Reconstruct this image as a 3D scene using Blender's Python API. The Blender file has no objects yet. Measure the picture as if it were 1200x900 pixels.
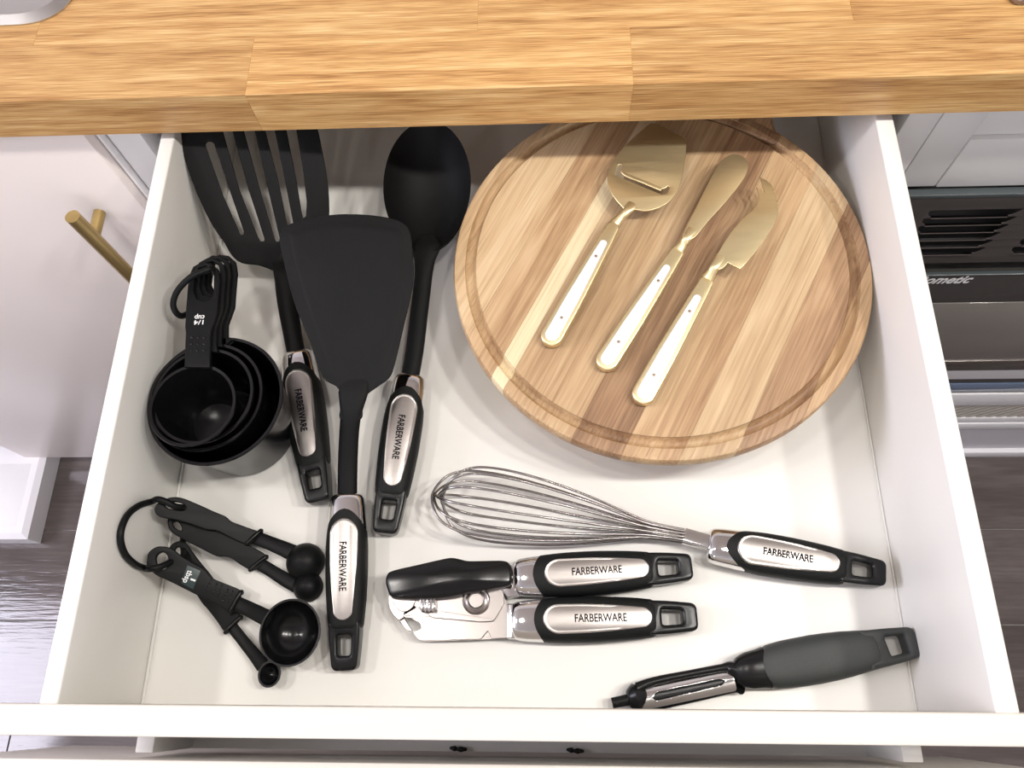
import bpy, bmesh, math, random
from mathutils import Vector, Matrix, Euler
random.seed(7)
PI = math.pi
SC = bpy.context.scene
COL = SC.collection
# ------------------------------------------------------------------ camera
CAM_LOC = Vector((0.02237, 0.00289, 0.58446))
CAM_ROT = Euler((math.radians(21.9799), math.radians(2.7504), math.radians(0.4944)), 'XYZ')
F_PX = 928.74
cam = bpy.data.cameras.new('camera')
cam.sensor_fit = 'HORIZONTAL'; cam.sensor_width = 36.0; cam.lens = F_PX / 1200 * 36.0
cam.clip_start = 0.01
camo = bpy.data.objects.new('camera', cam); COL.objects.link(camo)
camo.location = CAM_LOC; camo.rotation_euler = CAM_ROT
SC.camera = camo
# ------------------------------------------------------------------ world, lights, exposure
SC.view_settings.view_transform = 'Standard'; SC.view_settings.look = 'None'
SC.view_settings.gamma = 1; SC.view_settings.use_curve_mapping = False
SC.view_settings.exposure = -0.36
SC.cycles.max_bounces = 8; SC.cycles.diffuse_bounces = 4; SC.cycles.caustics_reflective = False
SC.cycles.caustics_refractive = False
wd = bpy.data.worlds.new('world'); SC.world = wd; wd.use_nodes = True
wd.node_tree.nodes['Background'].inputs[0].default_value = (0.78, 0.86, 1.0, 1)
wd.node_tree.nodes['Background'].inputs[1].default_value = 2.0

def area(name, loc, target, size, power, color, shape='DISK', size_y=None):
    l = bpy.data.lights.new(name, 'AREA'); l.shape = shape; l.size = size
    if size_y: l.size_y = size_y
    l.energy = power; l.color = color
    o = bpy.data.objects.new(name, l); COL.objects.link(o); o.location = loc
    d = Vector(target) - Vector(loc)
    o.rotation_euler = d.to_track_quat('-Z', 'Y').to_euler()
    return o
WARM = (1.0, 0.955, 0.90)
LAMPS = [((1.05, 0.13, 1.27), 10.5, WARM, 'ceiling above the black oven, furthest from the drawer'), ((0.64, 0.13, 1.27), 8.5, WARM, 'ceiling above the black oven, nearer the drawer'), ((0.28, 0.14, 1.27), 3.5, WARM, 'ceiling just right of the open drawer'),
         ((-0.30, 0.14, 1.27), 3.2, WARM, 'ceiling just left of the open drawer'), ((-0.90, 0.13, 1.27), 5.2, WARM, 'ceiling above the pale left cabinet'),
         ((0.62, -1.10, 1.27), 3.0, WARM, 'ceiling near the front wall, unseen fill added on the oven side'), ((-0.62, -1.10, 1.27), 3.0, WARM, 'ceiling near the front wall, unseen fill added on the cabinet side')]  # the two by the front wall are unseen lamps added for fill
for i, (p, w, c, _) in enumerate(LAMPS):
    area('ceiling_and_fill_light', p, (p[0], p[1], 0), 0.10, w, c)
area('window_and_fill_light', (-2.12, 0.0, 0.82), (0, 0.0, 0.0), 0.66, 42, (0.88, 0.85, 1.0), 'RECTANGLE', 0.80)
area('window_and_fill_light', (-0.2, -1.70, 0.75), (-0.1, 0.4, 0.0), 1.5, 11, (0.95, 0.93, 1.0), 'RECTANGLE', 0.6)  # soft fill added behind the camera to lift the door and oven

# ------------------------------------------------------------------ photo geometry -> world points (scene planning at real distances)
_R = CAM_ROT.to_matrix()
def ray(u, v): return _R @ Vector(((u - 600) / F_PX, -(v - 450) / F_PX, -1.0))
def P(u, v, z):
    d = ray(u, v); return CAM_LOC + d * ((z - CAM_LOC.z) / d.z)
def PY(u, v, y):
    d = ray(u, v); return CAM_LOC + d * ((y - CAM_LOC.y) / d.y)
def PX(u, v, x):
    d = ray(u, v); return CAM_LOC + d * ((x - CAM_LOC.x) / d.x)
class Plane:
    def __init__(s, a, b, c):
        s.p = a; s.n = (b - a).cross(c - a).normalized()
    def hit(s, u, v):
        d = ray(u, v); return CAM_LOC + d * ((s.p - CAM_LOC).dot(s.n) / d.dot(s.n))
    def z(s, x, y): return s.p.z - ((x - s.p.x) * s.n.x + (y - s.p.y) * s.n.y) / s.n.z
def poly(pts, z, su=1, u0=0, v0=0):
    return [P(u0 + u / su, v0 + v / su, z).xy for u, v in pts]

# ------------------------------------------------------------------ materials
def new_mat(name):
    m = bpy.data.materials.new(name); m.use_nodes = True
    return m, m.node_tree.nodes, m.node_tree.links, m.node_tree.nodes['Principled BSDF']
def mat(name, col, rough=0.5, metal=0.0, noise=0.0, nscale=40, bump=0.0, bscale=300, spec=0.5, coat=0.0, stretch=None):
    m, N, L, b = new_mat(name)
    b.inputs['Base Color'].default_value = (*col, 1); b.inputs['Roughness'].default_value = rough
    b.inputs['Metallic'].default_value = metal; b.inputs['Specular IOR Level'].default_value = spec
    b.inputs['Coat Weight'].default_value = coat
    tc = N.new('ShaderNodeTexCoord'); mp = N.new('ShaderNodeMapping'); L.new(tc.outputs['Object'], mp.inputs[0])
    if stretch: mp.inputs['Scale'].default_value = stretch
    nz = N.new('ShaderNodeTexNoise'); nz.inputs['Scale'].default_value = nscale; nz.inputs['Detail'].default_value = 4
    L.new(mp.outputs[0], nz.inputs['Vector'])
    if noise:
        mx = N.new('ShaderNodeMix'); mx.data_type = 'RGBA'
        mx.inputs[6].default_value = (*[c * (1 - noise) for c in col], 1)
        mx.inputs[7].default_value = (*[min(1, c * (1 + noise)) for c in col], 1)
        L.new(nz.outputs['Fac'], mx.inputs[0]); L.new(mx.outputs[2], b.inputs['Base Color'])
    mr = N.new('ShaderNodeMapRange'); mr.inputs['To Min'].default_value = max(0.02, rough * 0.9); mr.inputs['To Max'].default_value = min(1, rough * 1.12)
    L.new(nz.outputs['Fac'], mr.inputs[0]); L.new(mr.outputs[0], b.inputs['Roughness'])
    if bump:
        n2 = N.new('ShaderNodeTexNoise'); n2.inputs['Scale'].default_value = bscale; L.new(mp.outputs[0], n2.inputs['Vector'])
        bp = N.new('ShaderNodeBump'); bp.inputs['Strength'].default_value = bump; bp.inputs['Distance'].default_value = 0.001
        L.new(n2.outputs['Fac'], bp.inputs['Height']); L.new(bp.outputs[0], b.inputs['Normal'])
    return m
def wood(name, cols, angle=0.0, along=3.0, across=45.0, rough=0.45, fine=0.35, streak=0.0, rnd=True, poscale=1.0, contrast=1.0):
    """grain runs along local x turned by angle; cols dark -> light"""
    m, N, L, b = new_mat(name)
    tc = N.new('ShaderNodeTexCoord'); oi = N.new('ShaderNodeObjectInfo')
    mul = N.new('ShaderNodeVectorMath'); mul.operation = 'SCALE'; mul.inputs[3].default_value = 7.3
    cx = N.new('ShaderNodeCombineXYZ')
    for k in range(3): L.new(oi.outputs['Random'], cx.inputs[k])
    L.new(cx.outputs[0], mul.inputs[0])
    rot = N.new('ShaderNodeMapping'); rot.inputs['Rotation'].default_value = (0, 0, -angle)
    L.new(tc.outputs['Object'], rot.inputs[0])
    add = N.new('ShaderNodeVectorMath'); add.operation = 'ADD'
    L.new(rot.outputs[0], add.inputs[0])
    if rnd: L.new(mul.outputs[0], add.inputs[1])
    def noise(sx, sy, detail, dist=0.0):
        mp = N.new('ShaderNodeMapping'); mp.inputs['Scale'].default_value = (sx, sy, sy)
        L.new(add.outputs[0], mp.inputs[0])
        n = N.new('ShaderNodeTexNoise'); n.inputs['Scale'].default_value = 1; n.inputs['Detail'].default_value = detail
        n.inputs['Distortion'].default_value = dist
        L.new(mp.outputs[0], n.inputs['Vector']); return n
    a = noise(along, across, 5, 0.6); c = noise(along * 6, across * 9, 3)
    fig = noise(along * 1.2, across * 0.25, 3, 1.5)
    w1 = N.new('ShaderNodeMath'); w1.operation = 'MULTIPLY_ADD'; w1.inputs[1].default_value = fine; L.new(c.outputs['Fac'], w1.inputs[0])
    w0 = N.new('ShaderNodeMath'); w0.operation = 'MULTIPLY'; w0.inputs[1].default_value = (1 - fine) * 0.55; L.new(a.outputs['Fac'], w0.inputs[0])
    w2 = N.new('ShaderNodeMath'); w2.operation = 'MULTIPLY_ADD'; w2.inputs[1].default_value = (1 - fine) * 0.45; L.new(fig.outputs['Fac'], w2.inputs[0])
    L.new(w0.outputs[0], w2.inputs[2]); L.new(w2.outputs[0], w1.inputs[2])
    cr = N.new('ShaderNodeValToRGB'); e = cr.color_ramp.elements
    lo, hi = 0.5 - 0.2 / contrast, 0.5 + 0.2 / contrast
    for i, cc in enumerate(cols):
        p = lo + (hi - lo) * i / (len(cols) - 1)
        if i < 2: e[i].position = p; e[i].color = (*cc, 1)
        else:
            q = e.new(p); q.color = (*cc, 1)
    L.new(w1.outputs[0], cr.inputs[0])
    out = cr.outputs[0]
    if streak:
        s = noise(along * 3, across * 14, 2)
        sr = N.new('ShaderNodeMapRange'); sr.inputs['From Min'].default_value = 0.60; sr.inputs['From Max'].default_value = 0.72
        L.new(s.outputs['Fac'], sr.inputs[0])
        sm = N.new('ShaderNodeMath'); sm.operation = 'MULTIPLY'; sm.inputs[1].default_value = streak; L.new(sr.outputs[0], sm.inputs[0])
        mx = N.new('ShaderNodeMix'); mx.data_type = 'RGBA'; L.new(sm.outputs[0], mx.inputs[0]); L.new(out, mx.inputs[6])
        mx.inputs[7].default_value = (*[k * 0.45 for k in cols[0]], 1); out = mx.outputs[2]
    hs = N.new('ShaderNodeHueSaturation'); L.new(out, hs.inputs['Color'])
    vr = N.new('ShaderNodeMapRange'); vr.inputs['To Min'].default_value = 0.93; vr.inputs['To Max'].default_value = 1.07
    L.new(oi.outputs['Random'], vr.inputs[0]); L.new(vr.outputs[0], hs.inputs['Value'])
    L.new(hs.outputs[0], b.inputs['Base Color'])
    b.inputs['Roughness'].default_value = rough
    bp = N.new('ShaderNodeBump'); bp.inputs['Strength'].default_value = 0.25; bp.inputs['Distance'].default_value = 0.0006
    L.new(w1.outputs[0], bp.inputs['Height']); L.new(bp.outputs[0], b.inputs['Normal'])
    return m
M = {}
M['white'] = mat('white_lacquer', (0.80, 0.775, 0.745), 0.42, noise=0.012, nscale=9)
M['drawer'] = mat('drawer_foil', (0.775, 0.765, 0.725), 0.38, noise=0.012, nscale=9)
M['front'] = mat('front_foil', (0.69, 0.65, 0.59), 0.45, noise=0.012, nscale=9)
M['door'] = mat('door_paint', (0.84, 0.765, 0.72), 0.32, noise=0.02, nscale=5)
M['paint'] = mat('frame_paint', (0.78, 0.765, 0.755), 0.45, noise=0.015, nscale=12, bump=0.15, bscale=60, stretch=(1, 1, 5))
M['trimwhite'] = mat('trim_white', (0.82, 0.81, 0.82), 0.4, noise=0.02)
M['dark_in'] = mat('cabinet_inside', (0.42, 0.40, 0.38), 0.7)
M['nylon'] = mat('black_nylon', (0.0060, 0.0061, 0.0063), 0.58, bump=0.12, bscale=900, spec=0.17)
M['nylon_tex'] = mat('black_nylon_textured', (0.0075, 0.008, 0.0083), 0.58, bump=0.35, bscale=1600, spec=0.2)
M['grip'] = mat('soft_black_rubber', (0.0080, 0.0088, 0.0088), 0.52, bump=0.15, bscale=1500, spec=0.18)
M['gripgray'] = mat('charcoal_rubber', (0.030, 0.034, 0.033), 0.5, bump=0.4, bscale=1800, spec=0.5)
M['gloss'] = mat('gloss_black_plastic', (0.006, 0.0064, 0.0068), 0.26, spec=0.27)
M['cup'] = mat('black_cup_plastic', (0.0045, 0.0045, 0.005), 0.2, spec=0.38)
M['cuph'] = mat('black_handle_plastic', (0.0058, 0.0062, 0.0066), 0.45, spec=0.17)
M['chrome'] = mat('chrome', (0.80, 0.79, 0.79), 0.07, 1.0)
M['wire'] = mat('stainless_wire', (0.33, 0.315, 0.305), 0.22, 1.0)
M['brushed'] = mat('brushed_steel', (0.43, 0.40, 0.38), 0.33, 1.0, noise=0.08, nscale=60, stretch=(1, 14, 14))
M['steel'] = mat('steel_plate', (0.36, 0.33, 0.315), 0.30, 1.0, noise=0.03, nscale=40)
M['sink'] = mat('sink_steel', (0.62, 0.60, 0.585), 0.3, 1.0, noise=0.05, nscale=50)
M['brass'] = mat('champagne_brass', (0.80, 0.675, 0.40), 0.38, 0.95, noise=0.05, nscale=50, stretch=(1, 8, 8))
M['brasshandle'] = mat('brushed_brass', (0.50, 0.37, 0.155), 0.36, 1.0, noise=0.08, nscale=60, stretch=(1, 1, 0.2))
M['enamel'] = mat('white_enamel', (0.78, 0.765, 0.745), 0.25, coat=0.3)
M['rivet'] = mat('rivet_brass', (0.46, 0.37, 0.27), 0.35, 1.0)
M['ink'] = mat('dark_ink', (0.006, 0.0055, 0.008), 0.8, spec=0.05)
M['inkwhite'] = mat('white_print', (0.85, 0.85, 0.85), 0.5)
M['teal'] = mat('teal_print', (0.010, 0.030, 0.030), 0.35)
M['ovenblack'] = mat('oven_enamel', (0.060, 0.052, 0.050), 0.3, noise=0.03)
M['void'] = mat('slot_dark', (0.004, 0.004, 0.004), 0.6)
M['ovenglass'] = mat('oven_glass', (0.045, 0.042, 0.040), 0.06, spec=0.9)
M['ovenreflect'] = mat('oven_window_reflection', (0.22, 0.205, 0.185), 0.10, noise=0.2, nscale=8, spec=0.9)  # lighter than the door glass: the floor's reflection painted into the colour
M['edgeglass'] = mat('glass_edge', (0.065, 0.078, 0.082), 0.25)
M['bluereflect'] = mat('painted_blue_reflection', (0.16, 0.22, 0.33), 0.12)  # blue reflection in the dark recess, painted as a colour
M['meshmetal'] = mat('grille_metal', (0.62, 0.58, 0.52), 0.45, 0.4)
M['plaster'] = mat('plaster_white', (0.72, 0.70, 0.68), 0.8, noise=0.02)
M['wallpaint'] = mat('wall_paint', (0.55, 0.53, 0.52), 0.8, noise=0.02)
M['lampframe'] = mat('lamp_frame', (0.8, 0.8, 0.8), 0.4)
def emis(name, col, st):
    m, N, L, b = new_mat(name); b.inputs['Emission Color'].default_value = (*col, 1); b.inputs['Emission Strength'].default_value = st
    b.inputs['Base Color'].default_value = (0.8, 0.8, 0.8, 1); return m
M['oak'] = wood('oak_butcher_block', [(0.24, 0.105, 0.030), (0.47, 0.25, 0.085), (0.62, 0.375, 0.148), (0.76, 0.53, 0.25)], 0, 5.5, 190, 0.38, 0.46, 0.55, contrast=1.45)
FB = wood('floor_vinyl_plank', [(0.075, 0.060, 0.056), (0.115, 0.096, 0.090), (0.18, 0.153, 0.142)], 0, 2.5, 22, 0.09, 0.3, 0.0)
M['floorwood'] = FB
for n_ in FB.node_tree.nodes:
    if n_.type == 'BUMP': n_.inputs['Strength'].default_value = 0.28; n_.inputs['Distance'].default_value = 0.003
GA = math.radians(62.5)
AC = {
 'tan': [(0.24, 0.130, 0.062), (0.38, 0.235, 0.120), (0.52, 0.350, 0.190), (0.60, 0.44, 0.265)],
 'cream': [(0.60, 0.46, 0.26), (0.75, 0.61, 0.38), (0.83, 0.71, 0.48)],
 'brown': [(0.16, 0.082, 0.040), (0.29, 0.165, 0.085), (0.43, 0.270, 0.145), (0.55, 0.38, 0.22)],
 'light': [(0.33, 0.205, 0.105), (0.47, 0.315, 0.170), (0.59, 0.425, 0.245), (0.67, 0.52, 0.33)],
}
for k, c in AC.items(): M['ac_' + k] = wood('acacia_' + k, c, GA, 3.5, 60, 0.5, 0.30, 0.35, contrast=1.25)

# ------------------------------------------------------------------ object helpers
def root_loc(o):
    while o.parent is not None: o = o.parent
    return o.location
def thing(name, label, cat, loc, group=None):
    o = bpy.data.objects.new(name, None); COL.objects.link(o); o.location = loc; o.empty_display_size = 0.02
    tag(o, label, cat, group); return o
def tag(o, label, cat=None, group=None):
    o['label'] = label
    if cat: o['category'] = cat
    if group: o['group'] = group
    return o
def mk(name, me, m, parent=None, ang=32, label=None, kind=None):
    """me: Mesh or (verts, faces) or BMesh, in world coordinates"""
    if isinstance(me, tuple):
        d = bpy.data.meshes.new(name); d.from_pydata([tuple(v) for v in me[0]], [], me[1]); me = d
    elif isinstance(me, bmesh.types.BMesh):
        d = bpy.data.meshes.new(name); me.to_mesh(d); me.free(); me = d
    bm = bmesh.new(); bm.from_mesh(me); bmesh.ops.remove_doubles(bm, verts=bm.verts, dist=1e-6)
    bmesh.ops.recalc_face_normals(bm, faces=bm.faces); bm.to_mesh(me); bm.free()
    me.name = name
    for p in me.polygons: p.use_smooth = True
    me.set_sharp_from_angle(angle=math.radians(ang))
    me.materials.clear(); me.materials.append(m)
    o = bpy.data.objects.new(name, me); COL.objects.link(o)
    if parent is not None:
        me.transform(Matrix.Translation(-root_loc(parent))); o.parent = parent
    if label: o['label'] = label
    if kind: o['kind'] = kind
    return o
def struct(name, me, m, parent=None, ang=32):
    o = mk(name, me, m, parent, ang)
    if parent is None: o['kind'] = 'structure'
    return o
def box(x0, x1, y0, y1, z0, z1, bev=0.0, seg=2):
    bm = bmesh.new(); bmesh.ops.create_cube(bm, size=1)
    for v in bm.verts:
        v.co = Vector(((x0 + x1) / 2 + v.co.x * (x1 - x0), (y0 + y1) / 2 + v.co.y * (y1 - y0), (z0 + z1) / 2 + v.co.z * (z1 - z0)))
    if bev: bmesh.ops.bevel(bm, geom=bm.edges[:], offset=bev, segments=seg, affect='EDGES', profile=0.5)
    return bm
def join(*bms):
    out = bmesh.new()
    for b in bms:
        t = bpy.data.meshes.new('t'); b.to_mesh(t); b.free(); out.from_mesh(t); bpy.data.meshes.remove(t)
    return out
def catmull(pts, n=6, closed=True):
    pts = [Vector(p) for p in pts]; out = []; N = len(pts)
    for i in range(N if closed else N - 1):
        g = lambda k: pts[k % N] if closed else pts[min(max(k, 0), N - 1)]
        a, b, c, d = g(i - 1), g(i), g(i + 1), g(i + 2)
        for j in range(n):
            t = j / n
            out.append(0.5 * ((2 * b) + (c - a) * t + (2 * a - 5 * b + 4 * c - d) * t * t + (3 * b - a - 3 * c + d) * t ** 3))
    if not closed: out.append(pts[-1])
    return out
def roundpoly(pts, r, n=4):
    pts = [Vector(p[:2]) for p in pts]; rs = r if isinstance(r, (list, tuple)) else [r] * len(pts); out = []
    for i, p in enumerate(pts):
        a = pts[i - 1] - p; b = pts[(i + 1) % len(pts)] - p; q = min(rs[i], a.length * .48, b.length * .48)
        s = p + a.normalized() * q; e = p + b.normalized() * q
        for j in range(n + 1):
            t = j / n; out.append(s * (1 - t) ** 2 + p * 2 * t * (1 - t) + e * t * t)
    return out
def plate(outs, z0, z1, bev=0.0005, zfn=None, cell=0, bres=2, dz=None):
    """flat piece with holes: outs = [outline, hole, ...] in xy; rounded edges; zfn(x, y) lifts it"""
    cu = bpy.data.curves.new('t', 'CURVE'); cu.dimensions = '2D'; cu.fill_mode = 'BOTH'
    for o in outs:
        s = cu.splines.new('POLY'); s.points.add(len(o) - 1); s.use_cyclic_u = True
        for i, p in enumerate(o): s.points[i].co = (p[0], p[1], 0, 1)
    th = (z1 - z0) / 2; bev = min(bev, th * 0.98)
    cu.extrude = th - bev; cu.bevel_depth = bev; cu.bevel_resolution = bres; cu.offset = -bev
    ob = bpy.data.objects.new('t', cu); COL.objects.link(ob)
    me = bpy.data.meshes.new_from_object(ob.evaluated_get(bpy.context.evaluated_depsgraph_get()))
    bpy.data.objects.remove(ob); bpy.data.curves.remove(cu)
    bm = bmesh.new(); bm.from_mesh(me); bpy.data.meshes.remove(me)
    bmesh.ops.remove_doubles(bm, verts=bm.verts, dist=1e-6)
    if cell:
        xs = [v.co.x for v in bm.verts]; ys = [v.co.y for v in bm.verts]
        for ax, lo, hi in ((0, min(xs), max(xs)), (1, min(ys), max(ys))):
            k = lo + cell
            while k < hi:
                co = Vector((0, 0, 0)); no = Vector((0, 0, 0)); co[ax] = k; no[ax] = 1
                bmesh.ops.bisect_plane(bm, geom=bm.verts[:] + bm.edges[:] + bm.faces[:], plane_co=co, plane_no=no, dist=1e-7)
                k += cell
    for v in bm.verts:
        x, y = v.co.x, v.co.y
        v.co.z += (z0 + z1) / 2
        if zfn: v.co.z += zfn(x, y)
    return bm
def loft(rings, closed_ends=True):
    vs = []; fs = []; n = len(rings[0])
    for r in rings: vs += [tuple(p) for p in r]
    for i in range(len(rings) - 1):
        for j in range(n):
            k = (j + 1) % n; fs.append((i * n + j, i * n + k, (i + 1) * n + k, (i + 1) * n + j))
    if closed_ends:
        fs.append(tuple(range(n))[::-1]); fs.append(tuple(range((len(rings) - 1) * n, len(rings) * n)))
    return vs, fs
def tube(pts, rad, n=10, closed=False, flat=None, sub=5, ups=None):
    """round tube through 3D points; flat = half-thickness list makes a flat oval bar (width in plane, thickness in z)"""
    P3 = catmull(pts, sub, closed) if sub > 1 else [Vector(p) for p in pts]
    m = len(P3); rings = []; up = Vector((0, 0, 1))
    def interp(a, i):
        if not isinstance(a, (list, tuple)): return a
        t = i / (m - 1) * (len(a) - 1); k = min(int(t), len(a) - 2); return a[k] * (1 - t + k) + a[k + 1] * (t - k)
    prev = None
    for i, p in enumerate(P3):
        if closed: d = P3[(i + 1) % m] - P3[i - 1]
        else: d = P3[min(i + 1, m - 1)] - P3[max(i - 1, 0)]
        d.normalize()
        if prev is None or flat is not None:
            s = d.cross(up)
            if s.length < 1e-3: s = d.cross(Vector((1, 0, 0)))
        else:
            s = prev - d * prev.dot(d)
        s.normalize(); prev = s.copy(); w = s.cross(d)
        a = interp(rad, i); b = interp(flat, i) if flat is not None else a
        rings.append([p + s * a * math.cos(2 * PI * k / n) + w * b * math.sin(2 * PI * k / n) for k in range(n)])
    if closed:
        # minimise twist at the seam
        last, first = rings[-1], rings[0]; best = min(range(n), key=lambda q: (last[0] - first[q]).length)
        v, f = loft(rings, False); N = (m - 1) * n
        for j in range(n):
            f.append((N + j, N + (j + 1) % n, (j + 1 + best) % n, (j + best) % n))
        return v, f
    return loft(rings)
def revolve(prof, c, n=64, sx=1.0, sy=1.0):
    vs = []; fs = []
    for r, z in prof:
        for j in range(n):
            a = 2 * PI * j / n; vs.append((c[0] + r * sx * math.cos(a), c[1] + r * sy * math.sin(a), z))
    for i in range(len(prof) - 1):
        for j in range(n):
            k = (j + 1) % n; fs.append((i * n + j, i * n + k, (i + 1) * n + k, (i + 1) * n + j))
    return vs, fs
def xf(data, mtx):
    if isinstance(data, bmesh.types.BMesh): bmesh.ops.transform(data, matrix=mtx, verts=data.verts); return data
    return [mtx @ Vector(v) for v in data[0]], data[1]
def text_bm(s, width, height, shear=0.0, ext=0.00012, bold=0.0):
    """letters as a mesh centred on the origin, fitted to width x height"""
    cu = bpy.data.curves.new('t', 'FONT'); cu.body = s; cu.size = 1; cu.align_x = 'CENTER'; cu.align_y = 'CENTER'
    cu.extrude = 0.01; cu.shear = shear; cu.offset = bold; cu.resolution_u = 3
    ob = bpy.data.objects.new('t', cu); COL.objects.link(ob)
    me = bpy.data.meshes.new_from_object(ob.evaluated_get(bpy.context.evaluated_depsgraph_get()))
    bpy.data.objects.remove(ob); bpy.data.curves.remove(cu)
    bm = bmesh.new(); bm.from_mesh(me); bpy.data.meshes.remove(me)
    xs = [v.co.x for v in bm.verts]; ys = [v.co.y for v in bm.verts]
    cx, cy = (min(xs) + max(xs)) / 2, (min(ys) + max(ys)) / 2
    for v in bm.verts:
        v.co.x = (v.co.x - cx) * width / (max(xs) - min(xs)); v.co.y = (v.co.y - cy) * height / (max(ys) - min(ys)); v.co.z = v.co.z / 0.01 * ext
    return bm
def frame(A, B, roll=0.0):
    A = Vector(A); B = Vector(B); x = (B - A).normalized(); z = Vector((0, 0, 1)); y = z.cross(x).normalized(); z = x.cross(y)
    R = Matrix((x, y, z)).transposed() @ Matrix.Rotation(roll, 3, 'X')
    return Matrix.Translation(A) @ R.to_4x4()
def sgnpow(v, p): return math.copysign(abs(v) ** p, v)
def lerp_tab(tab, x):
    if x <= tab[0][0]: return tab[0][1]
    for (a, va), (b, vb) in zip(tab, tab[1:]):
        if x <= b:
            t = (x - a) / (b - a); return va + (vb - va) * t
    return tab[-1][1]

# ================================================================== SETTING
FZ = -0.80           # room floor
CZ = 1.30            # ceiling
YF = 0.425           # face of the cabinets
ROWS = [(-1.72 + 0.155 * i) for i in range(16)]
fl = struct('floor', box(-2.2, 2.2, -1.75, 1.0, FZ - 0.03, FZ - 0.004), M['dark_in'])
ys = [0.286 - 0.157 * k for k in range(-3, 14)]
for k, y in enumerate(ys):
    off = [0.793, 0.35, 1.05, -0.02, 0.62][k % 5]
    xs = [-2.2] + [x for x in (off - 3.66, off - 2.44, off - 1.22, off, off + 1.22) if -2.1 < x < 2.1] + [2.2]
    for a, b in zip(xs, xs[1:]):
        mk('plank', box(a + 0.0007, b - 0.0007, max(-1.75, y + 0.0007), min(y + 0.1563, 1.0), FZ - 0.006, FZ, 0.0008, 1), M['floorwood'], fl)
struct('ceiling', box(-2.2, 2.2, -1.75, 1.05, CZ, CZ + 0.05), M['plaster'])
struct('wall_back', box(-2.2, 2.2, 1.02, 1.07, FZ, CZ), M['wallpaint'])
struct('wall_front', join(box(-2.2, -1.0, -1.80, -1.75, FZ, CZ), box(0.6, 2.2, -1.80, -1.75, FZ, CZ), box(-1.0, 0.6, -1.80, -1.75, FZ, 0.42), box(-1.0, 0.6, -1.80, -1.75, 1.08, CZ)), M['wallpaint'])
struct('added_fill_window', join(box(-1.02, -0.97, -1.79, -1.745, 0.40, 1.10), box(0.57, 0.62, -1.79, -1.745, 0.40, 1.10), box(-0.97, 0.57, -1.79, -1.745, 0.40, 0.44), box(-0.97, 0.57, -1.79, -1.745, 1.06, 1.10)), M['trimwhite'])  # unseen window added to go with the fill light behind the camera
struct('wall_right', box(2.2, 2.25, -1.8, 1.07, FZ, CZ), M['wallpaint'])
wl = struct('wall_left', join(box(-2.25, -2.2, -1.8, -0.47, FZ, CZ), box(-2.25, -2.2, 0.47, 1.07, FZ, CZ),
        box(-2.25, -2.2, -0.47, 0.47, FZ, 0.42), box(-2.25, -2.2, -0.47, 0.47, 1.20, CZ)), M['wallpaint'])
w1 = struct('window_1', join(box(-2.24, -2.2, -0.49, -0.45, 0.40, 1.22), box(-2.24, -2.2, 0.45, 0.49, 0.40, 1.22),
        box(-2.24, -2.2, -0.45, 0.45, 0.40, 0.44), box(-2.24, -2.2, -0.45, 0.45, 1.18, 1.22), box(-2.235, -2.205, -0.015, 0.015, 0.44, 1.18)), M['trimwhite'])
for p, w, c, where in LAMPS:
    t = thing('ceiling_and_fill_lamp', 'round downlight with white rim in the ' + where, 'lamp', (p[0], p[1], CZ), 'ceiling downlights')
    v, f = revolve([(0.034, -0.004), (0.036, -0.012), (0.05, -0.012), (0.054, -0.006), (0.054, 0)], (p[0], p[1]), 32)
    mk('lamp_rim', ([(a, b, z + CZ) for a, b, z in v], f), M['lampframe'], t)
    v, f = revolve([(0.0001, -0.005), (0.034, -0.005)], (p[0], p[1]), 32)
    mk('diffuser', ([(a, b, z + CZ) for a, b, z in v], f), emis('lamp_glow', c, 6), t)

# ---- worktop of glued oak staves
CT0, CT1, CY = 0.110, 0.148, 0.403
ct = thing('worktop', 'thick oiled oak butcher block worktop running above the open drawer', 'worktop', (0, CY, CT0))
RW = 0.0525
joints = {0: [-0.78, -0.1925, 0.0825, 0.62], 1: [-0.3605, -0.0277, 0.2405, 0.70], 2: [-0.40, 0.05, 0.5], 3: [-0.40, 0.22, 0.5]}
for r in range(12):
    y0 = CY + r * RW; y1 = min(y0 + RW, 1.02)
    js = joints.get(r, [-0.40, -0.05 + 0.13 * (r % 3), 0.55])
    xs = [-1.2] + js + [1.2]
    for a, b in zip(xs, xs[1:]):
        if r >= 2 and r < 10:           # sink and hob cut-outs
            if a < -0.4: a, b = (-1.2, -0.86)
            if b > 0.5 and r >= 3 and a >= 0.5: a = 0.78
        o = mk('stave', box(a, b, y0, y1, CT0, CT1, 0.00022, 1), M['oak'], ct)
# ---- sink (front right corner shows)
sk = thing('sink', 'stainless steel sink with rounded flange corner set into the worktop', 'sink', (-0.6, 0.7, CT1))
SO = roundpoly([(-0.338, 0.4755), (-0.338, 0.95), (-0.92, 0.95), (-0.92, 0.4755)], 0.042, 10)
SM = roundpoly([(-0.345, 0.4825), (-0.345, 0.943), (-0.913, 0.943), (-0.913, 0.4825)], 0.038, 10)
SH = roundpoly([(-0.385, 0.515), (-0.385, 0.90), (-0.87, 0.90), (-0.87, 0.515)], 0.05, 10)
n = len(SO)
rg = []
for o, z in ((SO, CT1 + 0.0002), (SO, CT1 + 0.0012), (SM, CT1 + 0.0045), (roundpoly([(-0.350, 0.4875), (-0.350, 0.938), (-0.908, 0.938), (-0.908, 0.4875)], 0.036, 10), CT1 + 0.0030)):
    rg.append([(p.x, p.y, z) for p in o])
rg.append([(p.x, p.y, CT1 + 0.0030) for p in SH])
rg.append([(p.x * 1 , p.y, CT1 - 0.004) for p in SH])
v, f = loft(rg, False); mk('flange', (v, f), M['sink'], sk)
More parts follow.
